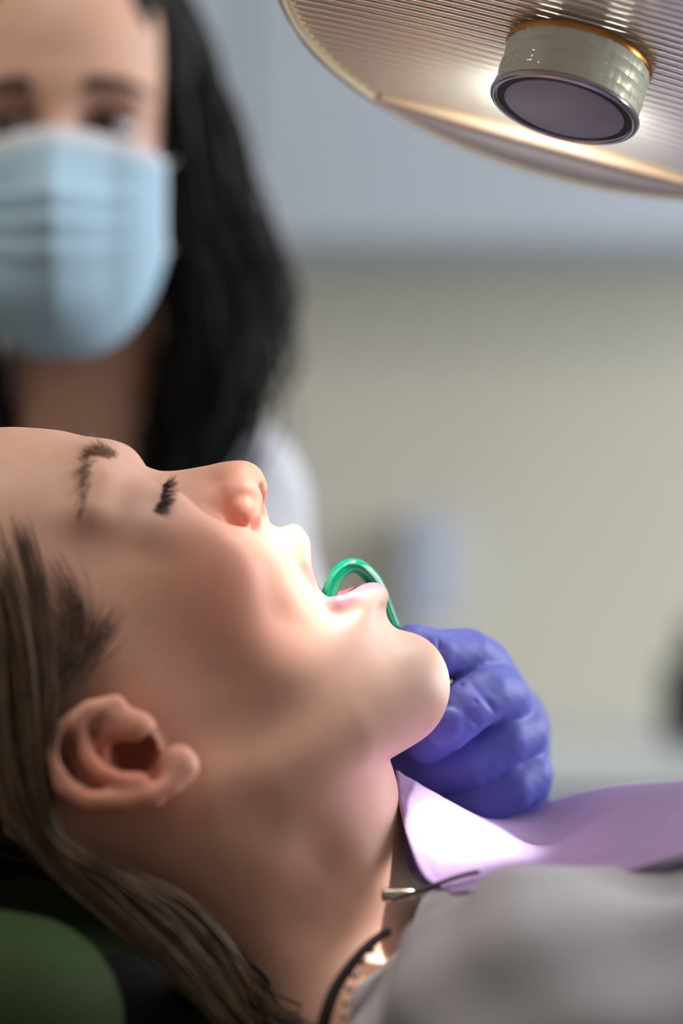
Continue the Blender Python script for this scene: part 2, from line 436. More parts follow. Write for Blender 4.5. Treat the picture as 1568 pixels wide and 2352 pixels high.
Wr, Rr_ = num[..., 0] / den, num[..., 1] / den
Wm = (nearm * blur2(Wr, 2.0) + (1 - nearm) * blur2(Wr, 11.0)).astype(np.float32)
Rm = (nearm * blur2(Rr_, 1.5) + (1 - nearm) * blur2(Rr_, 10.0)).astype(np.float32)
a_ = np.maximum(1 - phi / Rm, 0).astype(np.float32)[:, None, :]; b_ = np.abs(H.y)[None, :, None] / Wm[:, None, :]
H.f = ((np.sqrt(a_ ** 2 + b_ ** 2) - 1) * (Rm[:, None, :] * a_ + Wm[:, None, :] * b_) / (a_ + b_ + 1e-5)).astype(np.float32)
del a_, b_
for px_, py_, sg_, am_ in ((655, 1480, 12, 2.8), (640, 1305, 9, -1.6), (720, 1530, 11, 1.0), (590, 1590, 14, 1.6), (640, 1740, 15, -1.5)):
    c_ = mid(px_, py_); H.f -= (am_ * np.exp(-((Xg - c_[0]) ** 2 + (Zg - c_[1]) ** 2) / (2 * sg_ ** 2)))[:, None, :].astype(np.float32)

def m3(px, py, w): return M(px, py, w)
# orbit hollow, eyeball under the closed lid, brow, lid margin, cheek bone
H.ell(m3(345, 1118, 34), (15, 15, 13), 18, 's')
H.ell(m3(318, 1186, 30), 13.2, 12)
H.tube([m3(376, 1112, 23), m3(376, 1132, 29), m3(368, 1155, 36), m3(352, 1176, 42)], [.5, 1.0, 1.1, .7], 3, 's')
H.tube([m3(262, 1062, 10), m3(232, 1070, 28), m3(216, 1108, 40), m3(208, 1175, 48)], [4, 5, 5, 4], 18)
H.tube([m3(405, 1165, 24), m3(390, 1198, 34), m3(355, 1222, 42)], [2, 3, 2], 10)
H.ell(m3(450, 1320, 40), (18, 8, 15), 24)
# nose: bridge, side wall, tip, wings, columella, nostrils
H.tube([m3(318, 1112, 0), m3(370, 1124, 0), m3(440, 1117, 0), m3(500, 1110, 0)], [5, 6, 6.6, 7.2], 6)
H.tube([m3(390, 1150, 8), m3(470, 1150, 9), m3(530, 1160, 12)], [5, 6, 6], 8)
H.ell(m3(553, 1113, 0), (9.2, 9.6, 8.9), 5)
H.ell(m3(540, 1116, 6), (8.2, 7.5, 8), 4)
H.ell(m3(552, 1155, 12.5), (8.4, 7.0, 9.0), 3)
H.ell(m3(560, 1192, 18), (6.2, 6.4, 7.4), 2.5)
H.tube([m3(590, 1128, 0), m3(588, 1160, 0), m3(595, 1182, 0)], [3.4, 2.9, 3.0], 3)
H.tube([m3(500, 1130, 19), m3(510, 1170, 22.5), m3(538, 1208, 24), m3(572, 1234, 24)], [1.6, 2.4, 2.4, 1.6], 4, 's')
H.tube([m3(540, 1222, 27), m3(575, 1240, 25), m3(600, 1222, 22)], [2.5, 3.5, 3], 5, 's')
H.tube([m3(608, 1122, 6), m3(602, 1150, 8), m3(592, 1186, 10)], [2.4, 3.5, 2.8], 1.2, 's')
H.tube([m3(575, 1150, 8), m3(596, 1158, 7)], [3.0, 2.8], 1.6, 's')
# nasolabial cheek fold, lips, mouth cavity
H.tube([m3(560, 1262, 27), m3(600, 1315, 29), m3(640, 1370, 31)], [2, 2.5, 2], 14)
H.tube([m3(676, 1222, 0), m3(690, 1248, 8), m3(701, 1296, 13), m3(714, 1332, 15)], [2.2, 3.0, 2.0, .8], 6)
H.tube([m3(862, 1366, 0), m3(846, 1370, 9), m3(810, 1378, 17), m3(775, 1386, 22)], [3.4, 3.6, 3.2, 2.2], 5)
H.ell(m3(690, 1400, 0), (11, 12, 9), 3, 's')
H.ell(m3(760, 1398, 19), (5, 5.5, 4), 3)
# chin pad, jaw line, neck muscle, throat
H.ell(m3(945, 1550, 6), (10, 12, 11), 14)
H.tube([m3(925, 1625, 12), m3(800, 1690, 30), m3(620, 1780, 41), m3(490, 1810, 46)], [9, 9, 9, 8], 20)
H.tube([m3(430, 1890, 42), m3(620, 1990, 36), m3(800, 2060, 24), m3(905, 2100, 10)], [9, 9, 9, 7], 18)
H.tube([m3(760, 2010, 52), m3(700, 2080, 58)], [8, 9], 16, 's')
# ear
def e3(zx, zy, w): return M(zx / 1.96, 1400 + zy / 1.96, w)
H.ell(e3(520, 690, 68), (17, 10, 14), 6)
H.ell(e3(560, 620, 83), (13, 11, 7.5), 4, 's')
H.ell(e3(430, 700, 85), (12, 9, 7.0), 4, 's')
H.tube([e3(520, 420, 74), e3(400, 450, 78), e3(280, 540, 80), e3(245, 660, 82), e3(285, 790, 83), e3(390, 858, 84), e3(540, 862, 84), e3(680, 838, 82), e3(770, 790, 79), e3(830, 715, 76)],
       [3, 3.3, 3.6, 3.4, 3.4, 3.4, 3.4, 3.3, 3.6, 3.4], 3)
H.tube([e3(400, 840, 72), e3(540, 845, 72), e3(680, 820, 70)], [6, 6, 6], 5)
H.tube([e3(360, 560, 78), e3(385, 660, 80), e3(450, 735, 81.5), e3(540, 775, 82), e3(625, 780, 80.5)], [3.2, 3, 3.2, 3.3, 3.6], 3)
H.tube([e3(490, 480, 76), e3(470, 560, 76), e3(450, 620, 75)], [2.5, 2.2, 1.6], 3)
H.ell(e3(600, 545, 74), (8, 6, 7), 6)
H.ell(e3(800, 700, 74), (6.5, 5, 7), 5)
H.ell(e3(600, 645, 70), (8.5, 9, 7.5), 3, 's')
H.ell(e3(690, 600, 74), (4.6, 6, 3.4), 2.5, 's')
H.ell(e3(300, 640, 81), (3, 3, 7), 3, 's')
# chest and shoulders under the shirt
def torso(G, off, k=22):
    G.sym = False
    G.ell((176, 0, -192), (150 - off, 128 - off, 78 - off), k)
    for y, dz in ((-1, 0), (1, -34)):
        G.tube([(8, 36 * y, -196 + dz * .3), (34, 72 * y, -180 + dz), (63, 112 * y, -166 + dz)], np.array([34, 36, 46]) - off, k)
        G.tube([(63, 112 * y, -166 + dz), (200, 132 * y, -170 + dz)], np.array([46, 48]) - off, k)
torso(H, 8, 30)
Vp, Qp = H.mesh(2)
# colours by place on the face
def gauss(V, p, s):
    d = (V[:, 0] - p[0]) ** 2 + (np.abs(V[:, 1]) - p[1]) ** 2 + (V[:, 2] - p[2]) ** 2
    return np.exp(-d / (2 * s * s))[:, None]
C = np.tile(s2l((224, 174, 152)), (len(Vp), 1))
def tint(p, s, c, k=1.0):
    global C
    g = np.clip(gauss(Vp, p, s) * k, 0, 1); C = C * (1 - g) + s2l(c) * g
tint(m3(520, 1370, 48), 22, (214, 140, 118), .75)
tint(m3(560, 1120, 4), 11, (224, 146, 124), .7)
tint(m3(556, 1190, 19), 7, (214, 122, 100), .75)
tint(m3(330, 1150, 36), 12, (214, 172, 160), .6)
tint(m3(900, 1520, 15), 22, (216, 186, 176), .6)
tint(e3(520, 740, 80), 18, (218, 132, 108), .85)
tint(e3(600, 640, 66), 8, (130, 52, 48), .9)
def along(path, s, c, k):
    global C
    path = catmull(path, 5); g = np.zeros((len(Vp), 1))
    for p in path: g = np.maximum(g, gauss(Vp, p, s))
    g = np.clip(g * k, 0, 1); C = C * (1 - g) + s2l(c) * g
along([m3(700, 1236, 0), m3(711, 1262, 5), m3(722, 1302, 12), m3(742, 1354, 19)], 2.2, (214, 140, 146), 1.3)
along([m3(870, 1352, 0), m3(845, 1352, 8), m3(810, 1362, 16), m3(776, 1376, 21)], 3.0, (208, 140, 158), 1.6)
tint(m3(705, 1395, 0), 7, (120, 40, 44), 1.3)
tint(m3(594, 1155, 6), 3.6, (140, 48, 38), 1.0)
along([m3(840, 1480, 36), m3(915, 1505, 20)], 8, (206, 172, 160), .35)
Vw = Vp.copy(); Vw[:, 1] += D0
patient = link_mesh('person', world_from_mm(Vw), Qp, M_skin, colors=C)
tag(patient, 'reclining patient seen in profile, eyes closed and mouth wide open', 'person')

# heights of the near side of the face, to seat hairs on the skin
neg = H.f < 0
first = np.argmax(neg, axis=1); anyin = neg.any(axis=1)
HM = np.where(anyin, -H.y[first], 0.0)
def on_face(px, py, lift=0.0):
    w_ = 40.0
    for _ in range(8):
        x, _, z = M(px, py, w_)
        i = int(round((x - H.o[0]) / H.h)); j = int(round((z - H.o[2]) / H.h))
        i = min(max(i, 0), HM.shape[0] - 1); j = min(max(j, 0), HM.shape[1] - 1)
        if not anyin[i, j]: w_ *= .6; continue
        w_ = .5 * w_ + .5 * HM[i, j]
    return M(px, py, w_ + lift)
def nearside(A):   # (X, w, Z) -> world metres
    A = np.asarray(A, float).copy(); A[..., 1] = D0 - A[..., 1]
    return world_from_mm(A)

# eyebrow: short hairs from the bridge side over the arch to the tail
def hair_tufts(n, path, spread, length, direction, r0, wfun=None, jitter=.35):
    pth = catmull(path, 12); out = []; rad = []
    for _ in range(n):
        u = random.random(); q = pth[min(int(u * len(pth)), len(pth) - 1)]
        px = q[0] + random.gauss(0, spread); py = q[1] + random.gauss(0, spread * .7)
        d = direction(u); L = length * random.uniform(.6, 1.15)
        a = on_face(px, py, .35)
        dv = np.array([d[0] + random.gauss(0, jitter), d[1] + random.gauss(0, jitter * .6), d[2] + random.gauss(0, jitter)]); dv /= np.linalg.norm(dv)
        pts = [a, a + dv * L * .5 + np.array([0, .35, 0]), a + dv * L + np.array([0, .1, 0])]
        out.append(catmull(pts, 3)); rad.append(np.linspace(r0, r0 * .15, len(out[-1])))
    return np.array(out), np.array(rad)
brow_path = [(262, 1046, 0), (236, 1036, 0), (214, 1044, 0), (202, 1075, 0), (196, 1120, 0), (188, 1165, 0)]
A, Rr = hair_tufts(640, brow_path, 6.0, 5.5, lambda u: (-.75 + .55 * u, .12, .45 - 1.4 * u), .14, None, .22)
V, q = tubes(nearside(A), Rr * .001, 4); link_mesh('eyebrow', V, q, M_brow, patient)
rim_path = [(205, 1006, 0), (235, 1022, 0), (268, 1045, 0), (300, 1066, 0), (322, 1080, 0)]
out = []; rad = []
pth = catmull(rim_path, 12)
for _ in range(230):
    q_ = pth[random.randrange(len(pth))]
    a = M(q_[0] + random.gauss(0, 3), q_[1] + 4 + random.uniform(0, 5), random.uniform(-14, 14) * .5)
    dv = np.array([.35 + random.gauss(0, .35), random.gauss(0, .5), 1.0]); dv /= np.linalg.norm(dv); L = random.uniform(1.8, 4.0)
    out.append(catmull([a, a + dv * L * .5, a + dv * L + np.array([-.4, 0, 0])], 3)); rad.append(np.linspace(.09, .02, len(out[-1])))
V, q = tubes(nearside(np.array(out)), np.array(rad) * .001, 4); link_mesh('eyebrow', V, q, mat('brow_fine', (150, 122, 104), rough=.6), patient)
# lashes
out = []; rad = []
lp = catmull([on_face(376, 1116, .5), on_face(375, 1130, .9), on_face(371, 1146, 1.0), on_face(364, 1160, .8), on_face(355, 1173, .5)], 12)
for k in range(90):
    u = random.random(); a = lp[min(int(u * len(lp)), len(lp) - 1)] + rng.normal(0, .4, 3)
    dv = np.array([.9, .3, .42 - .8 * u + random.gauss(0, .22)]); dv /= np.linalg.norm(dv); L = random.uniform(4.2, 6.4)
    up = np.array([-.25, 0, .95]) * (1 - u * .6)
    out.append(catmull([a, a + dv * L * .5, a + dv * L + up * L * .16], 4)); rad.append(np.linspace(.22, .04, len(out[-1])))
V, q = tubes(nearside(np.array(out)), np.array(rad) * .001, 4); link_mesh('eyelashes', V, q, M_lash, patient)

# hair: shade-coloured cap on the skull and nape, loose locks past the ear, fine strands at the temple
def cap_f(poly, off):
    s_, _, _ = poly_dist(Xg, Zg, np.array([mid(*p) for p in poly]))
    s_ = s_[:, None, :]
    wob = 1.2 * np.sin(Zg * .9 + Xg * .35)[:, None, :]
    return -smin(-(H.f - off - wob), s_.astype(np.float32) - 0 * H.f, 6)
hp = [(-600, 900), (-160, 985), (-60, 1130), (0, 1290), (55, 1440), (80, 1560), (60, 1700), (70, 1850), (150, 1960), (330, 2020), (500, 2060), (620, 2170), (690, 2300), (740, 2420), (700, 2700), (-700, 2700)]
Vh, Qh = surface_nets(cap_f(hp, 3.0), H.o, H.h, 2)
Vh2 = Vh.copy(); Vh2[:, 1] += D0
hair = link_mesh('hair', world_from_mm(Vh2), Qh, M_hairshade, patient)
def lock(guide, n, spread, r, npts=10, wspread=4, wave=2.0):
    g = np.array([M(*p) for p in guide]); g = catmull(g, 5); L = len(g)
    out = []; rad = []
    t = np.linspace(0, 1, L)
    for _ in range(n):
        o_ = rng.normal(0, 1, 3) * np.array([spread, wspread, spread]); o2 = rng.normal(0, 1, 3) * np.array([spread, wspread, spread])
        ph = random.uniform(0, 6.28); fr = random.uniform(1, 2.5)
        pts = g + np.outer(1 - t, o_) + np.outer(t, o2) + np.outer(np.sin(fr * 6.28 * t + ph) * wave * t, rng.normal(0, .6, 3))
        out.append(pts); rad.append(r * random.uniform(.6, 1.2) * (1 - .55 * t ** 2) * np.clip(t / .3 + .08, 0, 1))
    return np.array(out), np.array(rad)
def add_locks(name, specs, m, parent):
    Vs = []; Qs = []; n0 = 0
    for sp in specs:
        A, R_ = lock(*sp); V, q = tubes(nearside(A), R_ * .001, 5); Vs.append(V); Qs.append(q + n0); n0 += len(V)
    return link_mesh(name, np.concatenate(Vs), np.concatenate(Qs), m, parent)
add_locks('hair_lock', [
    ([(-120, 1080, 30), (-60, 1250, 56), (-10, 1450, 70), (10, 1700, 78), (50, 1860, 80), (130, 1970, 78), (270, 2090, 76), (420, 2220, 72), (540, 2352, 70), (610, 2460, 68)], 60, 3.2, .8, 10, 4, 3),
    ([(-40, 1160, 40), (20, 1330, 62), (60, 1500, 74), (80, 1680, 80), (100, 1850, 81), (150, 1960, 78), (290, 2040, 74), (420, 2140, 70), (520, 2260, 68), (570, 2400, 66)], 50, 2.6, .7, 10, 3, 3),
    ([(60, 1800, 78), (150, 1950, 76), (300, 2015, 70), (430, 2080, 66), (520, 2180, 64), (575, 2270, 62), (640, 2330, 60), (700, 2352, 58)], 26, 1.6, .6, 10, 3, 2),
], M_hair, patient)
add_locks('hair_strands', [
    ([(40, 1200, 56), (80, 1340, 66), (104, 1480, 76), (110, 1600, 81), (104, 1720, 83), (120, 1840, 81)], 60, 2.2, .28, 10, 1.5, 1),
    ([(120, 1290, 64), (170, 1390, 68), (165, 1490, 73), (125, 1600, 80), (110, 1700, 84)], 70, 4.0, .17, 10, 1.2, 1.5),
    ([(245, 1410, 67), (222, 1470, 70), (180, 1540, 75), (140, 1610, 80)], 80, 4.0, .15, 10, 1.2, 1.5),
], mat('hair_temple', (92, 66, 48), rough=.5, noise=.4, nscale=90), patient)

# shirt
S = Grid((-40, -190, -236), (150, 190, -70), 2.2); S.sym = True
torso(S, 0)
S.tube([(8, -36, -196), (30, -40, -168)], [36, 22], 20)
def sm3(px, py, w): p = M(px, py, w); return np.array([p[0], -p[1], p[2]])
S.tube([sm3(960, 2150, 46), sm3(1060, 2100, 56), sm3(1200, 2125, 74)], [12, 11, 10], 12)
S.tube([(80, -72, -154), (140, -74, -145), (220, -76, -138)], [30, 32, 34], 20)
nk0 = mid(905, 2080); nk1 = mid(770, 2372)
dirn = (nk1 - nk0) / np.linalg.norm(nk1 - nk0); nrm = np.array([dirn[1], -dirn[0]]);
if nrm[0] > 0: nrm = -nrm          # points towards the head
def cut(x, y, z): return (x - nk0[0] + (np.abs(y) - 55) * .10) * nrm[0] + (z - nk0[1]) * nrm[1] + 0 * y
S.op(cut, (-60, -190, -260), (170, 190, -60), 6, 'i')
xx, yy, zz = S.x[:, None, None], np.abs(S.y)[None, :, None], S.z[None, None, :]
fold = 2.0 * np.sin((xx * .55 + zz * .8 + yy * .25) * .16 + 1.0) + 1.6 * np.sin((xx * .2 - zz * .6 + yy * .5) * .21) + 3.0 * np.exp(-((xx + zz * .9 + 125 + .3 * yy) / 9) ** 2)
S.f = S.f - fold.astype(np.float32)
Vs_, Qs_ = S.mesh(3); Vs_[:, 1] += D0
shirt = link_mesh('shirt', world_from_mm(Vs_), Qs_, M_shirt, patient); shirt['label'] = 'grey-mauve knit top'
# dark neckline binding
nb = [(890, 2140, 58), (868, 2154, 66), (838, 2180, 71), (802, 2222, 75), (770, 2272, 78), (750, 2325, 80), (736, 2380, 80), (730, 2420, 80)]
g = catmull([M(*p) for p in nb], 6); V, q = tubes(nearside(g[None]), np.linspace(1.6, 2.4, len(g))[None] * .001, 8)
o = link_mesh('neck_cord', V, q, mat('dark_cord', (44, 30, 28), rough=.7), patient); o['label'] = 'dark cord at the neckline'

# ------------------------------------------------------------------ paper bib over the chest
BR = [  # rows from the neck towards the feet; columns from the far side to the near side: (px, py, w)
    [(880, 2040, -52), (906, 1776, -14), (916, 1842, 10), (938, 1934, 30), (972, 2014, 45), (1040, 2050, 62)],
    [(1050, 1940, -62), (1020, 1834, -12), (1030, 1882, 12), (1046, 1948, 32), (1072, 2002, 50), (1080, 2046, 66)],
    [(1150, 1876, -64), (1134, 1890, -10), (1144, 1918, 14), (1156, 1960, 34), (1158, 1996, 54), (1150, 2048, 70)],
    [(1262, 1838, -66), (1256, 1932, -10), (1262, 1944, 14), (1266, 1968, 36), (1262, 1995, 56), (1246, 2046, 74)],
    [(1400, 1806, -68), (1400, 1852, -10), (1404, 1874, 16), (1408, 1912, 40), (1400, 1960, 60), (1380, 2018, 78)],
    [(1560, 1792, -70), (1560, 1800, -10), (1560, 1820, 16), (1560, 1856, 40), (1556, 1908, 62), (1550, 1968, 80)],
    [(1760, 1780, -72), (1760, 1770, -10), (1760, 1790, 16), (1760, 1820, 40), (1760, 1870, 64), (1750, 1930, 82)]]
B = np.array([[M(*p) for p in r_] for r_ in BR])
B = np.array([catmull(B[i], 7) for i in range(len(B))])           # across
B = np.array([catmull(B[:, j], 8) for j in range(B.shape[1])]).transpose(1, 0, 2)
nu, nv = B.shape[:2]
uu = np.arange(nu)[:, None]; vv = np.arange(nv)[None, :]
rib = .35 * np.sin(uu * 2.1) * np.exp(-uu / 5.0)                  # embossed lines along the top edge
B[..., 2] += rib; B[..., 1] += .8 * np.sin(uu * .35 + vv * .22)
idx = np.arange(nu * nv).reshape(nu, nv)
fq = np.stack([idx[:-1, :-1], idx[:-1, 1:], idx[1:, 1:], idx[1:, :-1]], -1).reshape(-1, 4)
bibE = empty('bib', nearside(B[0, nv // 2])); tag(bibE, 'lavender paper dental bib lying over the patient\'s chest', 'bib')
o = link_mesh('bib_sheet', nearside(B.reshape(-1, 3)), fq, M_bib, bibE)
md = o.modifiers.new('thick', 'SOLIDIFY'); md.thickness = .0007
# clip and ball chain of the bib
M_chain = mat('chain_metal', (196, 184, 168), rough=.25, metal=1)
V, f = box((-.006, -.002, -.0022), (.006, .002, .0022), .001)
cl = nearside(M(915, 2056, 47)); link_mesh('clip', V + cl, f, M_chain, bibE)
g = catmull([M(*p) for p in [(898, 2066, 50), (925, 2058, 50), (990, 2036, 54), (1050, 2014, 58), (1100, 2002, 58)]], 5)
V, q = tubes(nearside(g[None]), np.full((1, len(g)), .0008), 8); link_mesh('strap', V, q, mat('strap_dark', (84, 66, 64), rough=.7), bibE)
def uvsphere(r, n=8):
    pr = [(r * math.sin(a), -r * math.cos(a)) for a in np.linspace(0.02, math.pi - .02, n)]
    return lathe(pr, 12)
Vb, qb = uvsphere(.0014)
bead_me = None
for p in [(852, 2182, 68), (832, 2208, 73), (815, 2240, 77), (803, 2270, 79), (796, 2302, 81), (791, 2334, 82), (786, 2366, 82)]:
    c_ = nearside(M(*p))
    if bead_me is None:
        o = link_mesh('chain_bead', Vb + c_, qb, M_chain, bibE); bead_me = o; b0 = c_
    else:
        o = bead_me.copy(); col.objects.link(o); o.location = tuple(np.array(c_) - b0); o.parent = bibE

# ------------------------------------------------------------------ saliva ejector
g = catmull([M(*p) for p in [(735, 1440, 2), (748, 1400, 1), (757, 1360, -1), (772, 1325, -3), (795, 1303, -6), (822, 1302, -9), (848, 1322, -13), (868, 1352, -16), (884, 1395, -20), (905, 1450, -25), (930, 1505, -30), (965, 1565, -36), (1010, 1610, -42)]], 7)
n_ = len(g); rr = np.full(n_, 2.75)
ang = np.linspace(0, 2 * math.pi, 16, endpoint=False)
T = np.gradient(g, axis=0); T /= np.linalg.norm(T, axis=1, keepdims=True)
up = np.array([0, 1.0, 0]); Aa = np.cross(T, up); Aa /= np.linalg.norm(Aa, axis=1, keepdims=True); Bb = np.cross(T, Aa)
prof = 1 + .07 * np.cos(4 * ang)
V = g[:, None] + (rr[:, None] * prof[None])[..., None] * (Aa[:, None] * np.cos(ang)[None, :, None] + Bb[:, None] * np.sin(ang)[None, :, None] * 1.0)
idx = np.arange(n_ * 16).reshape(n_, 16)
fq = np.stack([idx[:-1], np.roll(idx[:-1], -1, 1), np.roll(idx[1:], -1, 1), idx[1:]], -1).reshape(-1, 4)
ej = empty('saliva_ejector', nearside(g[-1])); tag(ej, 'glossy teal green saliva ejector hooked over the lower lip', 'dental tool')
link_mesh('tube', nearside(V.reshape(-1, 3)), fq, M_green, ej)
# raised wire seam along the tube and slotted tip
sm = g + (Aa * .2 + Bb * -.98) * 2.7
V, q = tubes(nearside(sm[None, 8:-6]), np.full((1, len(sm) - 14), .0006), 6); link_mesh('wire_seam', V, q, M_green, ej)
V, q = tubes(nearside(np.array([g[0] + (g[0] - g[6]) * t for t in (0, .3, .6, .9)])[None]), np.array([[2.9, 3.4, 3.4, 2.4]]) * .001, 14); link_mesh('tip', V, q, M_green, ej)

# ------------------------------------------------------------------ headrest of the chair
ch = empty('dental_chair', world_from_mm((-60, D0, -300))); tag(ch, 'dental chair with dark green vinyl headrest under the patient\'s hair', 'chair')
G = Grid((-260, -150, -250), (-20, 150, -90), 3.0); G.sym = True
G.ell((-150, 0, -208), (96, 130, 46), 10)
G.tube([(-240, 92, -168), (-150, 100, -160), (-106, 96, -166)], [34, 38, 36], 20)
V_, Q_ = G.mesh(2); V_[:, 1] += D0; link_mesh('headrest', world_from_mm(V_), Q_, M_headrest, ch)
G = Grid((-190, -130, -262), (40, 130, -150), 4.0); G.sym = True
G.ell((-76, 0, -210), (96, 108, 40), 8)  # added black filler for the dark gap between hair and headrest
V_, Q_ = G.mesh(2); V_[:, 1] += D0; link_mesh('dark_filler', world_from_mm(V_), Q_, M_blackplastic, ch)
V, f = box((-.20, -.12, -.016), (.0, .12, .0), .006); link_mesh('headrest_back', V + world_from_mm((-60, D0, -246)), f, M_blackplastic, ch)
V, f = box((-.02, -.2, -.34), (.62, .2, -.27), .03); link_mesh('backrest', V + np.array([0, D0 / 1000, CZ]), f, M_headrest, ch)
V, f = box((-.1, -.025, -.31), (.2, .025, -.28), .006); link_mesh('headrest_bar', V + np.array([-.02, D0 / 1000, CZ]), f, M_steel, ch)
V, f = box((.12, -.16, -CZ), (.55, .16, -.34), .04); link_mesh('pedestal', V + np.array([0, D0 / 1000, CZ]), f, M_white, ch)

# ------------------------------------------------------------------ dental lamp
LC = P(1330, 130, D0)
v_ = LC / np.linalg.norm(LC)
pd = np.array([-.276, 0, -.961]); pd = pd - (pd @ v_) * v_; pd /= np.linalg.norm(pd)
nL = .907 * pd - .42 * v_; nL /= np.linalg.norm(nL)
e2 = -v_ - ((-v_) @ nL) * nL; e2 /= np.linalg.norm(e2)         # points to the viewer within the lamp plane
e1 = np.cross(e2, nL); e1 /= np.linalg.norm(e1)
if e1[0] < 0: e1 = -e1
def lamp_pts(V): # local (a along ribs, b to viewer, c out of the lamp) -> world m
    V = np.asarray(V, float); return world_from_mm(LC + V[..., 0:1] * e1 + V[..., 1:2] * e2 + V[..., 2:3] * nL)
flipL = np.dot(np.cross(e1, e2), nL) < 0
lamp = empty('dental_lamp', lamp_pts(np.array([0, 0, -60.]))); tag(lamp, 'round dental operating lamp with ribbed gold reflector above the patient', 'lamp')
def lampmesh(name, V, q, m, parent=lamp, **kw):
    q = q[:, ::-1] if flipL else q
    return link_mesh(name, lamp_pts(V), q, m, parent, **kw)
M_refl = mat('reflector_gold', (236, 238, 226), rough=.14, metal=.62)
M_rim = mat('rim_clear_acrylic', (244, 224, 172), rough=.12, trans=.35, ior=1.45)
M_prism = mat('prism_edge', (206, 180, 154), rough=.25, spec=.6)
M_housing = mat('lamp_housing', (176, 174, 178), rough=.4)
M_flange = mat('lamp_flange', (228, 228, 230), rough=.45, spec=.4)
M_hub = mat('hub_facets', (236, 240, 232), rough=.25, metal=.35, spec=.6)
M_disc = mat('hub_disc', (168, 168, 190), rough=.4)
M_ring = mat('hub_ring', (190, 186, 200), rough=.2, metal=.8)
RR = 119.0
# housing behind, clear rim, flange plates beyond the chords
V, q = lathe([(RR, -2), (RR + 1, -8), (112, -26), (90, -44), (50, -54), (0.1, -57)], 96); lampmesh('housing', V, q, M_housing)
V, q = lathe([(RR - 8, 1), (RR - 5, 3.5), (RR - 1.5, 3), (RR + 1, 0), (RR + .5, -6), (RR - 4, -7), (RR - 8, -4)], 128, close=True); lampmesh('clear_rim', V, q, M_rim)
CH = 84.0
for sgn in (1, -1):
    th = math.acos(CH / (RR - 7)); a_s = np.linspace(-th, th, 41)
    arc = np.stack([(RR - 7) * np.sin(a_s), sgn * (RR - 7) * np.cos(a_s)], 1); ch_ = np.stack([np.linspace(-1, 1, 41) * (RR - 7) * math.sin(th), np.full(41, sgn * CH)], 1)
    rows = []
    for t in np.linspace(0, 1, 7): rows.append(np.concatenate([ch_ * (1 - t) + arc * t, np.full((41, 1), 1.0 + 2.5 * math.sin(math.pi * t) * .6)], 1))
    V = np.array(rows).reshape(-1, 3); idx = np.arange(7 * 41).reshape(7, 41)
    fq = np.stack([idx[:-1, :-1], idx[:-1, 1:], idx[1:, 1:], idx[1:, :-1]], -1).reshape(-1, 4)
    o = lampmesh('flange', V, fq, M_flange); md = o.modifiers.new('t', 'SOLIDIFY'); md.thickness = .0015
    # prismatic edge bar along the chord
    bar = np.stack([np.linspace(-1, 1, 24) * 74, np.full(24, sgn * (CH - .5)), np.full(24, 1.5)], 1)
    V, q = tubes(bar[None], np.full((1, 24), 2.6), 8); lampmesh('prism_edge', V, q, M_prism)
# ribs of the reflector: each a slightly arched bar lying in a shallow dish
pitch = 4.9; nb_ = int(2 * CH / pitch); segs = 30
def dish(a, b): return -5 * (1 - (a * a + b * b) / (RR - 6) ** 2)
for k in range(nb_ + 1):
    b0_ = -CH + k * pitch
    L = math.sqrt(max((RR - 7) ** 2 - b0_ ** 2, 4)); aa = np.linspace(-L, L, segs)
    rows = []
    for t in np.linspace(0, math.pi, 9):
        bb = b0_ - math.cos(t) * pitch * .5; rows.append(np.stack([aa, np.full(segs, bb), dish(aa, b0_) + 2.0 * math.sin(t)], 1))
    V = np.array(rows).reshape(-1, 3); idx = np.arange(9 * segs).reshape(9, segs)
    fq = np.stack([idx[:-1, :-1], idx[:-1, 1:], idx[1:, 1:], idx[1:, :-1]], -1).reshape(-1, 4)
    lampmesh('reflector_rib', V, fq, M_refl)
# hub: faceted sleeve, ring, black gap, grey disc
hr, h0, h1 = 27.0, 1.5, 20.5
nf, nh = 48, 4
ang = np.linspace(0, 2 * math.pi, nf, endpoint=False); Vf = []; Ff = []
for i in range(nf):
    for j in range(nh):
        a0, a1 = i * 2 * math.pi / nf, (i + 1) * 2 * math.pi / nf; z0, z1 = h0 + (h1 - h0) * j / nh, h0 + (h1 - h0) * (j + 1) / nh
        n0 = len(Vf); d_ = rng.normal(0, .16, 4)
        cr = hr + .5; am = (a0 + a1) / 2; zm = (z0 + z1) / 2
        for (a, z, dd) in ((a0, z0, d_[0]), (a1, z0, d_[1]), (a1, z1, d_[2]), (a0, z1, d_[3])): Vf.append(((hr + dd * .5) * math.cos(a), (hr + dd * .5) * math.sin(a), z))
        Vf.append(((cr + d_[0]) * math.cos(am), (cr + d_[0]) * math.sin(am), zm))
        for t in range(4): Ff.append((n0 + t, n0 + (t + 1) % 4, n0 + 4))
hub = lampmesh('hub', np.array(Vf), np.array(Ff), M_hub, smooth=False)
V, q = lathe([(hr - 1, h1 - .3), (hr + .9, h1 - .3), (hr + 1.3, h1 + .6), (hr + .9, h1 + 1.6), (hr - .4, h1 + 2.1), (hr - 1.6, h1 + 1.4), (hr - 1.8, h1)], 96, close=True); lampmesh('hub_ring', V, q, M_ring)
V, q = lathe([(hr - 5.2, h1 + 1.0), (hr - 1.2, h1 + 1.0)], 96); lampmesh('hub_gap', V, q, M_blackplastic)
V, q = lathe([(.05, h1 + 1.5), (hr - 4.6, h1 + 1.5), (hr - 4.3, h1 + 1.3), (hr - 4.3, h1 + .5)], 96); lampmesh('hub_disc', V, q, M_disc)
V, q = lathe([(hr + .4, h0 + 1), (hr + 1.0, h0 - .5), (hr + .4, h0 - 2), (hr - 3, h0 - 2)], 96); lampmesh('hub_collar', V, q, mat('copper', (206, 140, 80), rough=.25, metal=1))
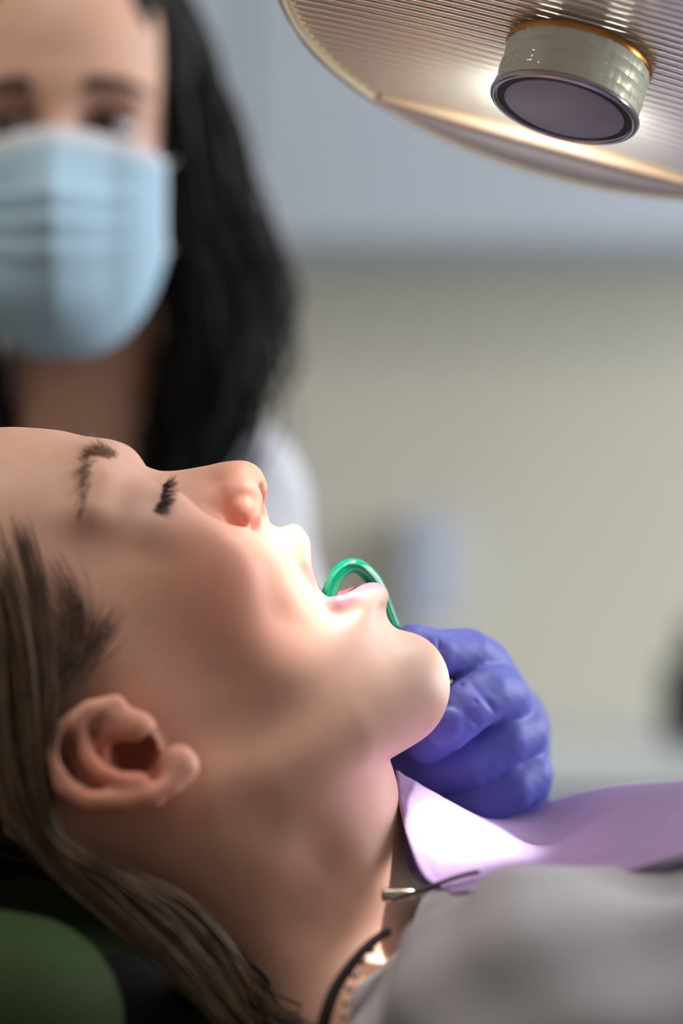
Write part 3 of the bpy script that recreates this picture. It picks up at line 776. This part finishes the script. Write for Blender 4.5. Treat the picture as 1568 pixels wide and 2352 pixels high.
# added glowing caps standing for rib highlights; the unseen right one lights the hub
M_glowcap = bpy.data.materials.new('cap_glow'); M_glowcap.use_nodes = True
nt = M_glowcap.node_tree; bs = nt.nodes['Principled BSDF']; bs.inputs['Emission Color'].default_value = (1, .94, .82, 1); bs.inputs['Emission Strength'].default_value = 60
Vb0, qb0 = lathe([(4.6, 0), (4.6, 1.5), (3.4, 3.2), (1.8, 4.2), (.1, 4.5)], 20)
for (a0_, b0_) in ((-16, -44), (10, -40), (106, 22)): lampmesh('glow_cap', Vb0 + np.array([a0_, b0_, dish(a0_, b0_) + .8]), qb0, M_glowcap)
V, q = tubes(np.array([[(60, -60, -50), (90, -120, -90), (110, -160, -200), (110, -170, -420)]], float), np.full((1, 4), 11.0), 14); lampmesh('arm', V, q, M_housing)
# beam of the lamp
from mathutils import Vector
def beam(name, src, tgt, power, size, blend, soft):
    sp = bpy.data.lights.new(name, 'SPOT'); sp.energy = power; sp.color = (1, .97, .94); sp.spot_size = math.radians(size); sp.spot_blend = blend; sp.shadow_soft_size = soft
    so = bpy.data.objects.new(name, sp); so.location = src; col.objects.link(so)
    so.rotation_euler = Vector(tgt - np.asarray(src)).to_track_quat('-Z', 'Y').to_euler()
beam('lamp_beam_mouth', lamp_pts(np.array([-46, 14, 8.])), world_from_mm(P(688, 1345, D0 - 14)), 5, 22, 1.0, .014)
beam('lamp_beam_chest', lamp_pts(np.array([40, -40, 6.])), world_from_mm(P(1066, 1895, D0 - 20)), 20, 10.6, .5, .012)
beam('lamp_beam_spill', lamp_pts(np.array([0, -30, 8.])), world_from_mm(P(850, 1500, D0 - 10)), 1.2, 40, .9, .03)
for k_, p_ in enumerate(((-16, -44, 7, .09), (10, -40, 7, .09), (108, 24, 16, .1))):  # added point lights that brighten the ribs and hub
    pl = bpy.data.lights.new('lamp_fill', 'POINT'); pl.energy = p_[3]; pl.color = (1, .98, .92); pl.shadow_soft_size = .004
    po = bpy.data.objects.new('lamp_fill', pl); po.location = lamp_pts(np.array(p_[:3], float)); col.objects.link(po)

# ------------------------------------------------------------------ the dentist
DD = 1080.0
def Q3(px, py, d=DD): return P(px, py, d)
fx, fz = Q3(134, 268)[0], Q3(134, 268)[2]           # point between the eyes
FYc = DD + 84                                       # depth of the centre of the skull
def L3(x, y, z): return np.array([fx + x, FYc + y, fz + z])   # face frame: x right in view, y away, z up
WR_ = P(1105, 1915, 818)                            # wrist of the gloved hand
ELB = L3(100, 24, -405)
def limbs(G, off=0.0, k=20):
    G.tube([L3(-90, 50, -215), L3(6, 44, -200), L3(80, 46, -202)], np.array([44, 50, 44.]) + off, 24)
    G.ell(L3(4, 60, -330), np.array([112, 84, 150.]) + off, 30)
    G.tube([L3(80, 46, -212), L3(100, 40, -300), ELB], np.array([42, 46, 40.]) + off, 18)
    G.tube([L3(-88, 50, -216), L3(-112, 46, -300), L3(-118, 40, -420)], np.array([42, 44, 40.]) + off, 18)
Dg = Grid((-370, 770, -262), (130, 1330, 345), 2.9)
Dg.ell(L3(0, 8, 28), (63, 90, 92), 10)
Dg.ell(L3(0, -22, -38), (53, 62, 62), 20)
Dg.ell(L3(0, -44, -88), (26, 26, 22), 22)
Dg.tube([L3(-34, -60, 16), L3(0, -72, 16), L3(34, -60, 16)], [10, 10, 10], 16)
for sx in (-1, 1):
    Dg.ell(L3(sx * 28, -84, -2), (17, 14, 11), 12, 's')
    Dg.ell(L3(sx * 38, -50, -34), (15, 15, 14), 16)
    Dg.ell(L3(sx * 63, 10, -16), (6, 14, 26), 6)
Dg.tube([L3(0, -78, 4), L3(0, -90, -24), L3(0, -98, -40)], [6, 7, 9], 9)
Dg.tube([L3(0, 20, -60), L3(4, 34, -130), L3(6, 40, -190)], [50, 47, 56], 16)
limbs(Dg)
Dg.tube([ELB, ELB * .45 + WR_ * .55, WR_], [38, 31, 22], 14)
Vd, Qd = Dg.mesh(2)
C = np.tile(s2l((228, 180, 156)), (len(Vd), 1))
def tintd(p, s_, c, k=1.0):
    global C
    d = ((Vd - p) ** 2).sum(1); g = np.clip(np.exp(-d / (2 * s_ * s_)) * k, 0, 1)[:, None]; C = C * (1 - g) + s2l(c) * g
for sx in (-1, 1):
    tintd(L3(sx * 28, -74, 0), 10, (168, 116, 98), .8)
dent = link_mesh('person', world_from_mm(Vd), Qd, M_skin2, colors=C)
tag(dent, 'masked dentist with long black wavy hair and white coat', 'person')
# eyes with lids, lashes
M_eye = mat('eye_white', (206, 204, 208), rough=.15); M_iris = mat('iris_dark', (38, 24, 18), rough=.15)
for sx in (-1, 1):
    c_ = L3(sx * 28, -66, -3); Vb, qb = uvsphere(11.6, 16)
    e = link_mesh('eye', world_from_mm(Vb + c_), qb, M_eye, dent)
    gd = np.array([-.28, -.94, -.06]); gd /= np.linalg.norm(gd)
    Vi, qi = lathe([(.1, 11.95), (2.2, 11.9), (5.9, 10.6)], 24)
    zz_ = gd; xx_ = np.cross([0, 0, 1.], zz_); xx_ /= np.linalg.norm(xx_); yy_ = np.cross(zz_, xx_)
    link_mesh('iris', world_from_mm(c_ + Vi[:, :1] * xx_ + Vi[:, 1:2] * yy_ + Vi[:, 2:] * zz_), qi, M_iris, e)
    for nm, top in (('upper_eyelid', 1), ('lower_eyelid', -1)):
        rows = []
        for t in np.linspace(0, 1, 6):
            el = math.radians((26 + 50 * t) if top > 0 else (-22 - 45 * t)); r_ = 12.9
            az = np.radians(np.linspace(-62, 62, 15)); k_ = np.cos(az * 1.25) if True else 1
            el2 = el * np.clip(.35 + .65 * k_, 0, 1) if t == 0 else el
            rows.append(np.stack([r_ * np.cos(el2) * np.sin(az) * 1.12, -r_ * np.cos(el2) * np.cos(az), r_ * np.sin(el2) * np.ones(15)], 1) + c_)
        V = np.array(rows).reshape(-1, 3); idx = np.arange(90).reshape(6, 15)
        fq = np.stack([idx[:-1, :-1], idx[:-1, 1:], idx[1:, 1:], idx[1:, :-1]], -1).reshape(-1, 4)
        o = link_mesh(nm, world_from_mm(V), fq, M_skin2, dent, colors=np.tile(s2l((150, 104, 88) if top > 0 else (160, 112, 94)), (90, 1)))
        md = o.modifiers.new('t', 'SOLIDIFY'); md.thickness = .0012
    lt = np.array([[c_ + np.array([13.4 * math.sin(a), -13.4 * math.cos(a), 5.2]) for a in np.radians(np.linspace(-60, 60, 12))]])
    V, q = tubes(world_from_mm(lt), np.full((1, 12), .0011), 6); link_mesh('eyelashes', V, q, M_lash, dent)
    # eyebrow
    bt = np.array([L3(sx * (12 + 31 * t), -82 + 17 * t ** 2, 16 + 6 * math.sin(t * 2.4) - 3 * t) for t in np.linspace(0, 1, 14)])
    out = []; rad = []
    for _ in range(220):
        t = random.random(); i = min(int(t * 13), 12); a = bt[i] * (1 - (t * 13 - i)) + bt[i + 1] * (t * 13 - i) + rng.normal(0, 1, 3) * np.array([1, .4, 1.6 * (1 - .5 * t)])
        d_ = np.array([sx * .9, .3 * t, .5 - .8 * t]); out.append(np.array([a, a + d_ * 4, a + d_ * 7])); rad.append([.45, .35, .1])
    V, q = tubes(world_from_mm(np.array(out)), np.array(rad) * .001, 4); link_mesh('eyebrow', V, q, M_lash, dent)

# pleated face mask
nu, nv = 49, 41
rows = []
for j in range(nv):
    v = j / (nv - 1)
    row = []
    for i in range(nu):
        u = -1 + 2 * i / (nu - 1); au = abs(u)
        x = 56 * math.sin(u * 1.25) / math.sin(1.25)
        zt = -7 - 13 * au ** 1.4; zb = -131 + 62 * au ** 2.2
        z = zt + (zb - zt) * v
        y = -88 + 26 * au ** 2 + 6 * au ** 4
        ridge = max(0, 1 - au / .42)
        y -= (22 * min(1, .3 + v * 2.6) * (1 - .75 * max(0, v - .35) / .65)) * ridge ** 1.1
        y -= 9 * math.sin(math.pi * min(1, v)) * (1 - au ** 2)
        y += 22 * max(0, (v - .72) / .28) ** 2 * (1 - .6 * au)
        for c_, w_ in ((.34, .9), (.46, 1.0), (.58, .9)):           # three pleats
            t = (v - c_) / .05
            if -1 < t < 1: y -= 4.6 * w_ * (1 - t) * .5 * (1 if t > -1 else 0) * (1 - .6 * au ** 4)
        y += 1.2 * math.sin(5 * u + 9 * v) * (1 - v * .4)
        row.append(L3(x, y, z))
    rows.append(row)
Vm = np.array(rows).reshape(-1, 3); idx = np.arange(nu * nv).reshape(nv, nu)
fq = np.stack([idx[:-1, :-1], idx[1:, :-1], idx[1:, 1:], idx[:-1, 1:]], -1).reshape(-1, 4)
fm = np.zeros((nv - 1, nu - 1), int); fm[:3] = 1; fm[:, :1] = 1; fm[:, -1:] = 1
mask = link_mesh('face_mask', world_from_mm(Vm), fq, M_maskblue, dent, mats=[M_maskblue, M_maskwhite], fmat=fm.ravel())
md = mask.modifiers.new('t', 'SOLIDIFY'); md.thickness = .0012
mask['label'] = 'pleated light blue surgical mask'
for sx in (-1, 1):
    g = catmull([L3(sx * 55, -54, -22), L3(sx * 66, -20, -8), L3(sx * 70, 8, -2), L3(sx * 66, 14, -40), L3(sx * 62, -20, -62), L3(sx * 55, -54, -68)], 6)
    V, q = tubes(world_from_mm(g[None]), np.full((1, len(g)), .0006), 6); link_mesh('ear_loop', V, q, M_maskwhite, mask)

# hair: a dark volume round the head falling over the shoulders, with wavy locks
Hg = Grid((-370, 1085, -120), (60, 1345, 355), 3.2)
Hg.ell(L3(0, 24, 40), (72, 92, 96), 10)
for sx in (-1, 1):
    Hg.tube([L3(sx * 58, 12, 60), L3(sx * 66, 0, 0), L3(sx * 76, -4, -60), L3(sx * 80, -2, -120), L3(sx * 62, -6, -175), L3(sx * 48, -8, -215)], [18, 21, 28, 32, 28, 16], 24)
Hg.tube([L3(0, 84, 0), L3(0, 90, -120), L3(0, 90, -190)], [60, 58, 40], 24)
# opening for the face
Hg.ell(L3(0, -78, -30), (57, 62, 108), 10, 's')
xx, yy, zz = Hg.x[:, None, None], Hg.y[None, :, None], Hg.z[None, None, :]
Hg.f = Hg.f + (3.2 * np.sin(zz * .07 + xx * .05) * np.sin(xx * .16 + yy * .1 + zz * .02)).astype(np.float32)
Vh, Qh = Hg.mesh(2)
dh = link_mesh('hair', world_from_mm(Vh), Qh, M_black_hair, dent)
def wavy(n, base, spread, amp, wl, r, m, name):
    out = []; rad = []
    g0 = catmull(base, 8); t = np.linspace(0, 1, len(g0))
    for _ in range(n):
        o_ = rng.normal(0, 1, 3) * spread; ph = random.uniform(0, 6.28); a_ = amp * random.uniform(.5, 1.3)
        s_ = random.uniform(.8, 1.3)
        w_ = np.stack([np.cos(wl * s_ * t * 6.28 + ph), np.sin(wl * s_ * t * 6.28 + ph) * .7, np.sin(wl * t * 6.28 + ph * 2) * .3], 1) * a_ * (t ** .6)[:, None]
        out.append(g0 + o_ * (.4 + .9 * t)[:, None] + w_); rad.append(r * random.uniform(.6, 1.4) * (1 - .6 * t ** 3))
    V, q = tubes(world_from_mm(np.array(out)), np.array(rad) * .001, 5); return link_mesh(name, V, q, m, dent)
wavy(110, [L3(26, -10, 108), L3(60, -2, 60), L3(74, -6, 0), L3(88, -8, -60), L3(97, -8, -115), L3(82, -12, -165), L3(60, -14, -210)], np.array([8, 10, 6]), 6, 3.0, 2.2, M_black_hair, 'hair_lock')
wavy(60, [L3(44, 10, 96), L3(74, 8, 40), L3(92, 6, -20), L3(110, 4, -70), L3(114, 0, -110), L3(100, -4, -150)], np.array([6, 12, 8]), 9, 2.6, 1.3, M_black_hair_lit, 'hair_lock')
wavy(90, [L3(36, -26, 78), L3(55, -34, 30), L3(62, -30, -40), L3(72, -28, -100), L3(62, -26, -160), L3(52, -24, -205)], np.array([7, 6, 5]), 5, 2.4, 2.2, M_black_hair, 'hair_lock')
wavy(60, [L3(-40, -24, 70), L3(-66, -26, 20), L3(-76, -24, -40), L3(-84, -20, -100), L3(-74, -20, -170)], np.array([7, 6, 5]), 5, 2.4, 2.2, M_black_hair, 'hair_lock')

# white coat
Cg = Grid((-375, 790, -264), (140, 1335, 50), 3.2)
limbs(Cg, 6)
Cg.tube([ELB, ELB * .45 + WR_ * .55, ELB * .28 + WR_ * .72], [45, 39, 36], 14)
Cg.ell(L3(4, -30, -172), (44, 74, 60), 8, 's')
xx, yy, zz = Cg.x[:, None, None], Cg.y[None, :, None], Cg.z[None, None, :]
Cg.f = Cg.f + (1.8 * np.sin(zz * .11 + xx * .07) * np.sin(xx * .05 + yy * .06)).astype(np.float32)
Vc, Qc = Cg.mesh(2); o = link_mesh('coat', world_from_mm(Vc), Qc, M_coat, dent); o['label'] = 'white coat'

# gloved hand
Gg = Grid((-6, 735, -160), (120, 865, -25), 1.0)
def hp_(zx, zy, d): return P(860 + zx / 3.92, 1420 + zy / 3.92, d)
Gg.tube([hp_(1120, 1000, 828), hp_(1100, 1400, 832), WR_ + np.array([0, 8, 0])], [21, 22, 22], 14)                 # palm and wrist
Gg.tube([hp_(1200, 860, 812), hp_(980, 430, 788), hp_(830, 330, 776), hp_(560, 320, 764), hp_(370, 240, 760), hp_(320, 190, 762)], [13, 11, 10.4, 9.4, 8.0, 5.6], 3)   # index
Gg.tube([hp_(1240, 960, 806), hp_(1120, 690, 778), hp_(1000, 680, 768), hp_(820, 800, 761), hp_(640, 960, 759), hp_(460, 1100, 763)], [12, 11.4, 11.0, 10.8, 10.4, 9.0], 1.2)  # thumb
Gg.tube([hp_(1270, 1260, 814), hp_(1290, 1030, 790), hp_(1140, 1080, 782), hp_(820, 1270, 778), hp_(520, 1340, 778), hp_(200, 1290, 782)], [12, 12, 12.4, 12.6, 12, 10], 1.2)   # middle
Gg.tube([hp_(1300, 1560, 816), hp_(1340, 1400, 792), hp_(1200, 1500, 785), hp_(900, 1680, 782), hp_(600, 1720, 784), hp_(380, 1660, 790)], [12.5, 11.8, 11.6, 11.4, 10.5, 9], 1.2)  # ring
Gg.tube([hp_(1280, 1680, 818), hp_(1280, 1690, 800), hp_(1100, 1820, 794), hp_(820, 1940, 796)], [12, 10.6, 10, 9], 1.2)  # little
# thumb nail under the glove, wrinkles across the joint
nl = hp_(610, 950, 760); ax_ = hp_(480, 1060, 760) - hp_(860, 760, 760); ax_ /= np.linalg.norm(ax_)
Rn = np.array([ax_, np.cross([0, 1., 0], ax_), [0, 1., 0]])
Gg.ell(nl + np.array([0, -10.0, 0]), (8.2, 6.4, 2.4), .8, 'u', Rn)
for zx, zy in ((800, 800), (880, 730), (960, 690)):
    c_ = hp_(zx, zy, 760 if zx < 870 else 764); pr_ = np.cross([0, 1., 0], ax_) * 8
    Gg.tube([c_ - pr_ + np.array([0, -7, 0]), c_ + np.array([0, -11.6, 0]), c_ + pr_ + np.array([0, -7, 0])], .5, 1.5, 's')
for zx, zy, d in ((560, 300, 757), (700, 320, 764), (470, 250, 755)):
    c_ = hp_(zx, zy, d); Gg.tube([c_ + np.array([0, -2, 9]), c_ + np.array([2, -1, -6])], .5, 1.5, 's')
xx, yy, zz = Gg.x[:, None, None], Gg.y[None, :, None], Gg.z[None, None, :]
Gg.f = Gg.f + (.10 * np.sin(xx * .9 + zz * .5) * np.sin(zz * .7 + yy * .4 - xx * .2)).astype(np.float32)
Vg, Qg = Gg.mesh(2)
gl = link_mesh('glove', world_from_mm(Vg), Qg, M_glove, dent); gl['label'] = 'blue-violet nitrile glove curled under the chin'
cuff = np.array([WR_ + (ELB - WR_) / np.linalg.norm(ELB - WR_) * t for t in (-6, 4, 12, 20, 28)])
V, q = tubes(world_from_mm(cuff[None]), np.array([[24, 24.5, 25, 25, 25.5]]) * .001, 28); link_mesh('cuff', V, q, M_glove, gl)
